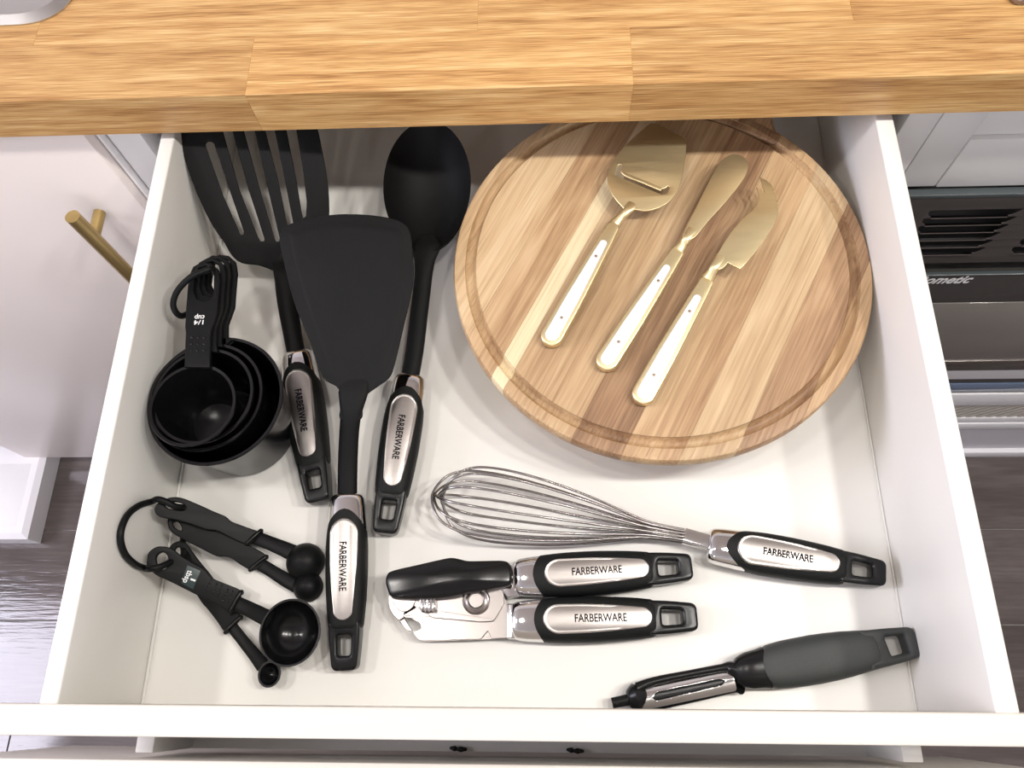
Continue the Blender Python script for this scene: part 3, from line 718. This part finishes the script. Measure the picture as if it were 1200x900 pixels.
gr_ = [[Vector((p.x + 0.006 * (p.y / .014) ** 2 * max(0, 1 - (x - .0185) / .02), p.y, p.z)) for p in pring(x, 1, o)] for x, o in
      ((.0185, -.001), (.0185, .0004), (.020, .0008), (.026, .0008), (.034, .0008), (.045, .0008), (.056, .0008), (.067, .0008), (.078, .0006), (.088, .0004), (.096, .0001), (.097, -.0008))]
mk('grip_pad', xf(loft(gr_), mtp), M['gripgray'], hbp, ang=50, label='textured charcoal rubber grip')
out = roundpoly([(.088, -.0128), (.105, -.0118), (.1245, -.0098), (.1245, .0098), (.105, .0118), (.088, .0128)], [.001, .01, .0045, .0045, .01, .001], 6)
hole = roundpoly([(.1045, -.0065), (.1170, -.0058), (.1170, .0058), (.1035, .0065)], .0022, 5)
bm = plate([out, hole], -.0075, .0075, .0026, None, 0, 3)
mk('hanging_end', xf(bm, mtp), M['gripgray'], hbp, ang=45, label='charcoal end with square hanging hole')
fr_pts = [c3(500, 235, .013), c3(465, 218, .0135), c3(440, 218, .0135), c3(330, 238, .0135), c3(200, 265, .0130), c3(140, 290, .0120)]
mk('yoke_arm', tube(fr_pts, [.006, .0045, .0026, .0024, .0028, .004], 12, sub=4), M['gloss'], pe, ang=60)
fr_pts = [c3(500, 285, .009), c3(475, 292, .007), c3(330, 330, .0055), c3(220, 352, .0055), c3(160, 362, .007)]
mk('yoke_arm', tube(fr_pts, [.005, .0028, .002, .0022, .004], 12, sub=4), M['gloss'], pe, ang=60)
mk('nose', tube([c3(180, 310, .0105), c3(135, 322, .0105), c3(108, 330, .0105)], [.0035, .0092, .0050], 16, sub=4, flat=[.003, .0085, .0045]), M['gloss'], pe, ang=60)
mk('potato_eye_gouge', tube([c3(115, 329, .0105), c3(95, 333, .0105), c3(52, 342, .0105)], [.0040, .0036, .0034], 14, flat=[.003, .0026, .0022], sub=3), M['gloss'], pe, ang=60)
mk('blade_carrier', tube([c3(150, 328, .0098), c3(300, 298, .0098), c3(480, 260, .0098)], .0052, 12, flat=[.0022] * 3, sub=3), M['gloss'], pe, ang=60)
ba, bb_ = c3(150, 328, .0145), c3(482, 258, .0150)
mtb = frame(ba, bb_); bl_ = (bb_ - ba).length
out = roundpoly([(0, -.0072), (bl_, -.0072), (bl_, .0072), (0, .0072)], .0018, 4)
hole = roundpoly([(.008, -.0008), (.010, -.0032), (bl_ - .009, -.0022), (bl_ - .006, .0004), (bl_ - .010, .0022), (.012, .0022)], .0012, 3)
bm = plate([out, hole], -.0004, .0004, .0002, lambda x, y: -.0028 * (y / .0072) ** 2, .0018)
mk('blade', xf(bm, mtb), M['chrome'], pe, ang=50, label='polished steel slotted swivel blade')

# ================================================================== MEASURING CUPS
cups = [ # name, label, rim px left/right at z, rim z, floor z, wall radius ratio
 ('one cup', 'largest black measuring cup, outermost of the nested stack', (-0.2160, 0.2020), .0478, .0680, .0008, .0385, (20, -9), 0.0680),
 ('half', 'second largest black measuring cup, nested inside the outermost cup', None, .0400, .0720, .0140, .033, (13, -8), 0.0720),
 ('third', 'third black measuring cup, just outside the smallest cup of the stack', None, .0350, .0760, .0240, .028, (7, -5), 0.0760),
 ('quarter', 'smallest black measuring cup on top of the nest, marked 1/4 cup', None, .0300, .0800, .0340, .022, (0, 0), 0.0800)]
rimpx = {1: ((304.5, 470), 'r'), 2: ((293, 476), 'r')}
hq = [(216, 430), (217, 400), (217.5, 390), (216.8, 383), (217.5, 366), (219.5, 340), (221, 324), (226, 312.5), (236, 307), (248, 308.5), (255.5, 315), (257.5, 328), (256, 345), (254.3, 368), (250, 380), (246.8, 389), (246.5, 410), (246, 431)]
holeq = [(228.5, 322), (232, 313.5), (241, 311), (248.5, 314.5), (250.5, 323), (250, 342), (247.5, 350), (240, 353.5), (230.5, 350), (226.5, 341)]
for i, (nm, lab, cen_, r, zr, zb, rb, (du, dv), hz) in enumerate(cups):
    zt = hz
    if i == 0: c = Vector(cen_)
    elif i == 3: c = (P(176.5, 474, zt).xy + P(274, 474, zt).xy) / 2; r = (P(274, 474, zt).x - P(176.5, 474, zt).x) / 2
    elif i == 1: c = Vector((P(304.5, 470, zt).x - r, 0.2030))
    else: c = Vector((P(293, 474, zt).x - r, 0.2020))
    t = thing('measuring_cup', lab, 'measuring cup', (c.x, c.y, zb if i == 0 else zb), 'nested measuring cups')
    prof = [(.0001, zb), (rb * .9, zb), (rb, zb + .002), (r - .0012, zt - .003), (r + .0006, zt - .0024), (r + .0012, zt - .001), (r + .0008, zt), (r - .0012, zt - .0003), (rb - .0012, zb + .006), (rb - .005, zb + .0022), (.0001, zb + .002)]
    mk('bowl', revolve(prof, c, 96), M['cup'], t, ang=35)
    # handle bar: outline of the top one, the others shifted
    base = P(231, 430, hz); sc = 1.0 + 0.04 * (3 - i)
    o = [P(u + du, v + dv, hz + .002).xy for u, v in hq]; h = [P(u + du, v + dv, hz + .002).xy for u, v in holeq]
    # run the root of the handle onto the cup rim
    o[0] = Vector((o[0].x, min(o[0].y, c.y + r - .002))); o[-1] = Vector((o[-1].x, min(o[-1].y, c.y + r - .002)))
    if i < 3:
        o[0].y = o[-1].y = c.y + math.sqrt(max(0.0004, r * r - (o[-1].x - c.x) ** 2)) - .002 if abs(o[-1].x - c.x) < r else c.y
    hn = mk('handle', plate([o, h], hz - .0018, hz + .0024, .0011, None, 0, 3), M['cuph'], t, ang=45)
    if i == 3:
        dots = []
        for a in range(3):
            for b_ in range(3):
                q = P(224.5 + a * 7.4 + b_ * -.4, 395.5 + b_ * 7.6, hz + .0024)
                dots.append(xf_bm := bmesh.new()); bmesh.ops.create_uvsphere(xf_bm, u_segments=10, v_segments=6, radius=.0011, matrix=Matrix.Translation(q) @ Matrix.Diagonal((1, 1, .5, 1)))
        mk('grip_dots', join(*dots), M['gloss'], hn, kind='stuff')
        for s_, (uu, vv), w_, h_ in (('cup', (234, 370.5), .0072, .0036), ('1/4', (232.8, 377.8), .0070, .0036)):
            tb = text_bm(s_, w_, h_ if s_ != 'cup' else .0040, bold=.012)
            q = P(uu, vv, hz + .0026); an = math.radians(182)
            mk('lettering', xf(tb, Matrix.Translation(q) @ Matrix.Rotation(an, 4, 'Z')), M['inkwhite'], hn, label='white printed measure')
rgp = [P(247, 315, .0855), P(238, 318, .0880), P(222, 326, .0890), P(208, 341, .0855), P(203, 356, .0810), P(207, 367, .0750), P(215, 370, .0690), P(226, 362, .0610), P(237, 343, .0580), P(245, 326, .0640), P(249, 316, .0760)]
tag(mk('cup_ring', tube(rgp, .0023, 12, closed=True, sub=6), M['cuph'], ang=80), 'small black plastic ring looped through the measuring cup handles', 'ring')

# ================================================================== MEASURING SPOONS
c3s = lambda u, v: (130 + u / 7.5, 575 + v / 7.5)
c4s = lambda u, v: (250 + u / 4.39, 610 + v / 4.39)
def spoon(lab, outline, hole, neck, zc, bowlc, rr, facing, zrim, depth, bead, end, nm='measuring_spoon', ryk=1.0):
    E_ = PX(*end); G_ = P((bead[0][0] + bead[1][0]) / 2, (bead[0][1] + bead[1][1]) / 2, zc); hd_ = G_ - E_
    pl_ = Plane(E_, G_, G_ + Vector((-hd_.y, hd_.x, 0)))
    cpt = P(*bowlc, zrim)
    t = thing(nm, lab, 'measuring spoon', (cpt.x, cpt.y, 0), 'measuring spoons on a ring')
    o = [pl_.hit(u, v).xy for u, v in outline]; h = [pl_.hit(u, v).xy for u, v in hole]
    hn = mk('handle', plate([catmull(o, 3), catmull(h, 3)], -.0027, 0, .0008, pl_.z, 0, 3), M['cuph'], t, ang=45)
    if facing > 0:
        prof = [(.0001, zrim - depth)] + [(rr * math.sin(a), zrim - depth * math.cos(a)) for a in [PI / 2 * k / 10 for k in range(1, 10)]] + [(rr + .0004, zrim - .001), (rr + .0005, zrim), (rr - .0008, zrim)] \
             + [((rr - .0012) * math.sin(a), zrim - (depth - .0012) * math.cos(a)) for a in [PI / 2 * k / 10 for k in range(9, 0, -1)]] + [(.0001, zrim - depth + .0012)]
    else:
        prof = [(.0001, zrim + depth)] + [(rr * math.sin(a), zrim + depth * math.cos(a)) for a in [PI / 2 * k / 10 for k in range(1, 10)]] + [(rr, zrim), (rr - .0012, zrim)] \
             + [((rr - .0012) * math.sin(a), zrim + (depth - .0012) * math.cos(a)) for a in [PI / 2 * k / 10 for k in range(9, 0, -1)]]
    mk('bowl', revolve(prof, cpt.xy, 64, 1, ryk), M['cup'] if facing > 0 else M['cuph'], t, ang=50)
    nk = [P(u, v, z) for u, v, z, w in neck]
    mk('neck', tube(nk, [w for *_, w in neck], 12, flat=[.0014] * len(neck), sub=3), M['cuph'], t, ang=60)
    bp = [pl_.hit(u, v) + Vector((0, 0, .0004)) for u, v in bead]
    mk('collar', tube([bp[0] + Vector((0, 0, -.003)), bp[0], bp[1], bp[1] + Vector((0, 0, -.003))], .0015, 10, sub=5), M['gloss'], t, ang=60, label='raised glossy collar ridge')
    return t, hn, pl_
# tbsp face up
oC = [c3s(*p) for p in [(312, 600), (330, 540), (390, 495), (450, 488), (530, 505), (600, 560), (700, 625), (820, 690), (880, 762), (1000, 815), (1120, 865)]] + [c4s(*p) for p in [(140, 380), (130, 440), (95, 475)]] \
   + [c3s(*p) for p in [(900, 985), (770, 925), (640, 860), (500, 790), (400, 745), (335, 690), (312, 650)]]
hC = [c3s(*p) for p in [(392, 600), (410, 560), (450, 540), (485, 560), (505, 610), (500, 660), (460, 690), (415, 675)]]
C, hC_, pC = spoon('largest measuring spoon, bowl facing up, marked tbsp', oC, hC, [(274, 706, .0125, .0052), (290, 713, .0135, .0052), (308, 722, .0175, .0056), (316, 726, .0195, .006)], .0138, (339.5, 741), P(374.5, 741, .0225).x - P(339.5, 741, .0225).x, 1, .0225, .0215, (c4s(140, 372), c4s(88, 470)), (171, 655, -.2590), ryk=1.06)
# teal print patch and text
def lift(bm, pln, h):
    for v in bm.verts: v.co.z += pln.z(v.co.x, v.co.y) + h
    return bm
mk('print_patch', lift(plate([[pC.hit(*c3s(*p)).xy for p in [(672, 655), (790, 705), (722, 868), (618, 812)]]], 0, .0003, .0001), pC, 0), M['teal'], hC_, label='dark teal printed patch')
a_, b_ = pC.hit(*c3s(692, 705)), pC.hit(*c3s(645, 808)); an = math.atan2(b_.y - a_.y, b_.x - a_.x)
for s_, (uu, vv), w_, h_ in (('tbsp', c3s(672, 755), .0088, .0046), ('1', c3s(724, 785), .0013, .0032)):
    tb = text_bm(s_, w_, h_, bold=.014); q = pC.hit(uu, vv); q.z = 0
    mk('lettering', lift(xf(tb, Matrix.Translation(q) @ Matrix.Rotation(an, 4, 'Z')), pC, .0004), M['inkwhite'], hC_, label='white printed measure')
dots = []
for a in range(5):
    for b_ in range(4):
        u, v = 246 + a * 6.4 + b_ * -1.9 + 1.5, 679.5 + a * 3.2 + b_ * 4.2 + (a % 2) * 2
        bmx = bmesh.new(); bmesh.ops.create_uvsphere(bmx, u_segments=8, v_segments=6, radius=.0009, matrix=Matrix.Translation(pC.hit(u, v)) @ Matrix.Diagonal((1, 1, .5, 1))); dots.append(bmx)
mk('grip_dots', join(*dots), M['gloss'], hC_, kind='stuff')
# quarter tsp face up under it
oD = [(198.5, 641), (204, 635.5), (212, 634), (219, 638), (226, 648), (236, 661), (246, 673), (258, 690), (272, 708), (281, 722), (275, 733), (264, 741), (254, 728), (243, 714), (236, 706), (222, 684), (206, 660), (199, 650)]
hD = [(204.5, 644), (208, 641), (212, 644), (213, 649), (209, 651), (205.5, 649)]
D, hD_, pD = spoon('smallest measuring spoon, tiny bowl facing up, tucked under the largest', oD, hD, [(270, 732, .0060, .0040), (285, 751, .0060, .0040), (298, 767, .0075, .0044), (308, 780, .0100, .0050)], .0072, (315.5, 790), P(328, 790, .0125).x - P(315.5, 790, .0125).x, 1, .0125, .0115, ((281, 724), (265, 740)), (199, 645, -.2545), ryk=1.1)
oA = [(181, 600), (182, 592), (190, 586), (200, 582.5), (212, 583), (230, 590), (250, 599), (264, 605), (271, 611), (290, 618), (304, 624), (298, 633), (289, 638), (270, 630), (254, 622), (240, 620), (220, 613), (200, 608), (188, 606)]
hA = [(193, 590.5), (203, 588), (213, 590), (218, 595), (214, 598), (205, 597), (196, 595)]
A3, hA_, pA = spoon('upper of two measuring spoons lying bowl down', oA, hA, [(297, 629, .0085, .0050), (315, 636, .0080, .0050), (332, 643, .0080, .0055), (343, 648, .0080, .006)], .0118, (358.5, 659), .0140, -1, .0015, .0155, ((305, 622.5), (290, 636.5)), (182, 596, -.2580))
oB = [(196, 611), (199, 605), (208, 603), (225, 609), (245, 618), (268, 628), (290, 638), (310, 649), (311, 655), (304, 665), (294, 668), (282, 662), (268, 653), (252, 651), (236, 643), (216, 633), (200, 623)]
hB = [(202, 612), (207, 611), (211, 615), (213, 621), (208, 620.5), (202.5, 616)]
B3, hB_, pB = spoon('lower of two measuring spoons lying bowl down, smaller dome', oB, hB, [(303, 660, .0055, .0045), (318, 669, .0050, .0045), (334, 679, .0050, .005), (348, 687, .0050, .005)], .0078, (361.5, 688), .0108, -1, .0010, .0125, ((311, 653), (294, 667)), (196, 612, -.2545))
XW = -.2622   # the ring leans against the side of the drawer
rp = [pA.hit(212, 594) + Vector((0, 0, -.004)), pA.hit(207, 594.5) + Vector((0, 0, .0035)), pA.hit(197, 589.5) + Vector((0, 0, .0050)), pA.hit(188, 587) + Vector((0, 0, .0048))]
rp += [PX(u, v, XW) for u, v in ((178, 587.5), (163, 592.5), (150, 603), (142.5, 619), (141.5, 635), (147, 650), (158, 661))]
rp += [PX(170, 666, XW + .001), pC.hit(181, 668) + Vector((0, 0, .005)), pC.hit(192, 665) + Vector((0, 0, .0045)), pC.hit(198.5, 659) + Vector((0, 0, -.0005)), pC.hit(206, 648) + Vector((0, 0, -.012)), P(214, 634, .004), P(217, 618, .004), P(216, 603, .008)]
tag(mk('spoon_ring', tube(rp, .0023, 12, closed=True, sub=5), M['cuph'], ang=80), 'large black plastic ring holding the measuring spoons together', 'ring')

# ================================================================== CUTTING BOARD
bd = thing('cutting_board', 'round acacia cutting board with juice groove at the back of the drawer', 'cutting board', (0.1135, 0.336, 0))
ZB = 0.0540; R = 0.1583; C0 = (0.1070, 0.3165)
prof = [(.0001, ZB)] + [(R - .024, ZB)] + [(R - .0175 - .0001, ZB)] + [(R - .0135 - .0042 * math.cos(a), ZB - .0055 * math.sin(a)) for a in [PI * k / 8 for k in range(9)]] + \
       [(R - .0035, ZB), (R - .0012, ZB - .0008), (R, ZB - .003), (R, ZB - .010), (R - .002, ZB - .014), (R - .007, ZB - .018), (R - .010, ZB - .019), (.0001, ZB - .019)]
dvec = Vector((math.cos(GA), math.sin(GA))); pvec = Vector((math.sin(GA), -math.cos(GA)))
def bound(u, v): return (P(u, v, ZB).xy - Vector(C0)).dot(pvec)
offs = [-1, bound(549, 395), bound(576, 441), bound(590.5, 455), bound(672, 510), bound(735, 520), bound(797, 538), bound(868, 520), bound(950, 470), 1]
mats = ['light', 'tan', 'cream', 'tan', 'brown', 'tan', 'light', 'brown', 'tan']
full = revolve(prof, C0, 128)
for i in range(len(offs) - 1):
    bm = bmesh.new(); vs = [bm.verts.new(p) for p in full[0]]
    for f in full[1]: bm.faces.new([vs[k] for k in f])
    for off, sgn in ((offs[i], -1), (offs[i + 1], 1)):
        if abs(off) > .9: continue
        g = sgn * 0.00007
        bmesh.ops.bisect_plane(bm, geom=bm.verts[:] + bm.edges[:] + bm.faces[:], plane_co=(C0[0] + pvec.x * (off - g), C0[1] + pvec.y * (off - g), 0), plane_no=(pvec.x * sgn, pvec.y * sgn, 0), clear_outer=True, dist=1e-7)
    mk('stave', bm, M['ac_' + mats[i]], bd, ang=30)
hp = [Vector(C0) + dvec * a + pvec * b for a, b in ((.142, -.045), (.160, -.030), (.172, -.024), (.214, -.022), (.214, .022), (.172, .024), (.160, .030), (.142, .045))]
mk('paddle_handle', plate([roundpoly(hp, .012, 5)], ZB - .0185, ZB - .0004, .003), M['ac_brown'], bd)
mk('foot', revolve([(.0001, ZB - .019), (.138, ZB - .019), (.1405, ZB - .022), (.1415, .002), (.1400, .0003), (.0001, .0003)], C0, 96), M['ac_tan'], bd)

# ================================================================== CHEESE KNIVES
def knife(label, butt, neck, nm, blade_fn, group='cheese knives on the cutting board', lift=.010):
    A = P(*butt, ZB + .0045); B = P(*neck, ZB + lift)
    t = thing(nm, label, 'cheese knife' if nm != 'cheese_slicer' else 'cheese slicer', (A.x, A.y, ZB))
    mt = frame(A, B); L = (B - A).length
    def hw(x): return lerp_tab([(0, .0083), (.35, .0081), (.7, .0066), (1, .0052)], x / L)
    def outl(inset, x0, x1):
        pts = []; n0 = 14
        r = hw(x0) - inset; r1 = hw(x1) - inset
        for k in range(n0 + 1):
            a = PI / 2 + PI * k / n0; pts.append((x0 + r + r * math.cos(a), r * math.sin(a)))
        for k in range(1, 8):
            x = x0 + r + (x1 - r1 - x0 - r) * k / 8; pts.append((x, -(hw(x) - inset)))
        for k in range(n0 + 1):
            a = -PI / 2 + PI * k / n0; pts.append((x1 - r1 + r1 * math.cos(a), r1 * math.sin(a)))
        for k in range(7, 0, -1):
            x = x0 + r + (x1 - r1 - x0 - r) * k / 8; pts.append((x, hw(x) - inset))
        return pts
    hb = mk('handle', xf(plate([outl(0, 0, L)], -.0036, .0030, .0014, None, 0, 3), mt), M['brass'], t, ang=40)
    mk('enamel_inlay', xf(plate([outl(.0031, .0034, L * .84)], .0022, .0035, .0005), mt), M['enamel'], hb, ang=40, label='white enamel inlay')
    for k in (.205, .705):
        v, f = revolve([(.0001, .0038), (.0010, .0037), (.00125, .0034), (.00125, .003)], (L * k, 0), 16)
        mk('rivet', xf((v, f), mt), M['rivet'], hb)
    blade_fn(t)
    return t
KZ = ZB + .0135
c5k = lambda pts, z: [P(690 + u / 5, 140 + v / 5, z).xy for u, v in pts]
def neckbar(t, pts, r, fl): mk('neck', tube(pts, r, 14, flat=fl, sub=4), M['brass'], t, ang=60)
def b1(t):
    z = ZB + .016
    out = roundpoly(c5k([(232, 548), (180, 495), (132, 435), (106, 365), (112, 300), (150, 222), (225, 140), (310, 60), (370, 16), (440, 45), (572, 110), (570, 200), (548, 345), (520, 420), (480, 475), (420, 515), (340, 538), (262, 524)], z), [.0015] + [.006] * 7 + [.0015, .004, .0015] + [.006] * 7, 3)
    hole = c5k([(152, 322), (172, 266), (188, 264), (194, 274), (186, 300), (196, 318), (225, 332), (330, 372), (425, 408), (452, 400), (462, 388), (476, 394), (458, 432), (430, 440), (330, 400), (240, 362)], z)
    bl = mk('blade', plate([out, hole], z - .0014, z, .0004), M['brass'], t, ang=40)
    lip = c5k([(196, 300), (215, 310), (330, 356), (428, 396), (424, 416), (330, 376), (225, 335), (200, 318)], z + .002)
    mk('slicing_lip', plate([lip], z + .0003, z + .0016, .0005), M['brass'], bl, label='raised brass slicing edge')
    neckbar(t, [P(720, 263, ZB + .010), P(728, 254, ZB + .0125), P(735, 247, ZB + .0148), P(742, 238, ZB + .0150)], [.0050, .0036, .0036, .0060], [.003, .0028, .0022, .001])
def b2(t):
    z = ZB + .0175
    out = catmull(c5k([(552, 690), (560, 650), (620, 530), (700, 370), (765, 255), (815, 212), (865, 202), (910, 222), (934, 258), (930, 300), (895, 365), (800, 485), (700, 595), (640, 670), (600, 702), (575, 705)], z), 3)
    mk('blade', plate([out], z - .0014, z, .0005, lambda x, y: 0), M['brass'], t, ang=40)
    neckbar(t, [P(795, 293, ZB + .011), P(801, 285, ZB + .0135), P(805, 279, ZB + .0162), P(812, 268, ZB + .0168)], [.0050, .0036, .0036, .0045], [.003, .0028, .0022, .001])
def b3(t):
    z = ZB + .0185
    left = [(735, 858), (738, 820), (752, 790), (790, 725), (840, 650), (900, 582), (955, 535), (985, 500), (997, 465), (996, 430), (982, 396), (1030, 428), (1003, 338), (1040, 355), (1068, 380)]
    saw = []
    for k in range(14):
        tt = k / 13
        x = 1072 + 36 * math.sin(tt * PI / 2) ; y = 385 + 150 * tt
        saw.append((x + (4 if k % 2 else -2), y))
    right = [(1104, 560), (1080, 625), (1040, 690), (985, 765), (930, 830), (888, 876), (815, 838), (785, 872), (760, 880)]
    bl = c5k(left + saw + right, z)
    mk('blade', plate([bl], z - .0012, z, .0003), M['brass'], t, ang=40)
    neckbar(t, [P(829, 327, ZB + .0115), P(834, 319, ZB + .0145), P(838, 312, ZB + .0172), P(846, 300, ZB + .0176)], [.0050, .0036, .0036, .0045], [.003, .0028, .0022, .001])
knife('brass cheese slicer with slotted flat head and white inlaid handle', (641, 405), (721, 262), 'cheese_slicer', b1)
knife('brass cheese spreader with rounded paddle blade, between slicer and forked knife', (705, 433), (797, 291), 'cheese_spreader', b2)
knife('brass forked cheese knife with two pointed tines and small serrations', (748, 473), (831, 325), 'cheese_knife', b3)
print('objects', len(bpy.data.objects))
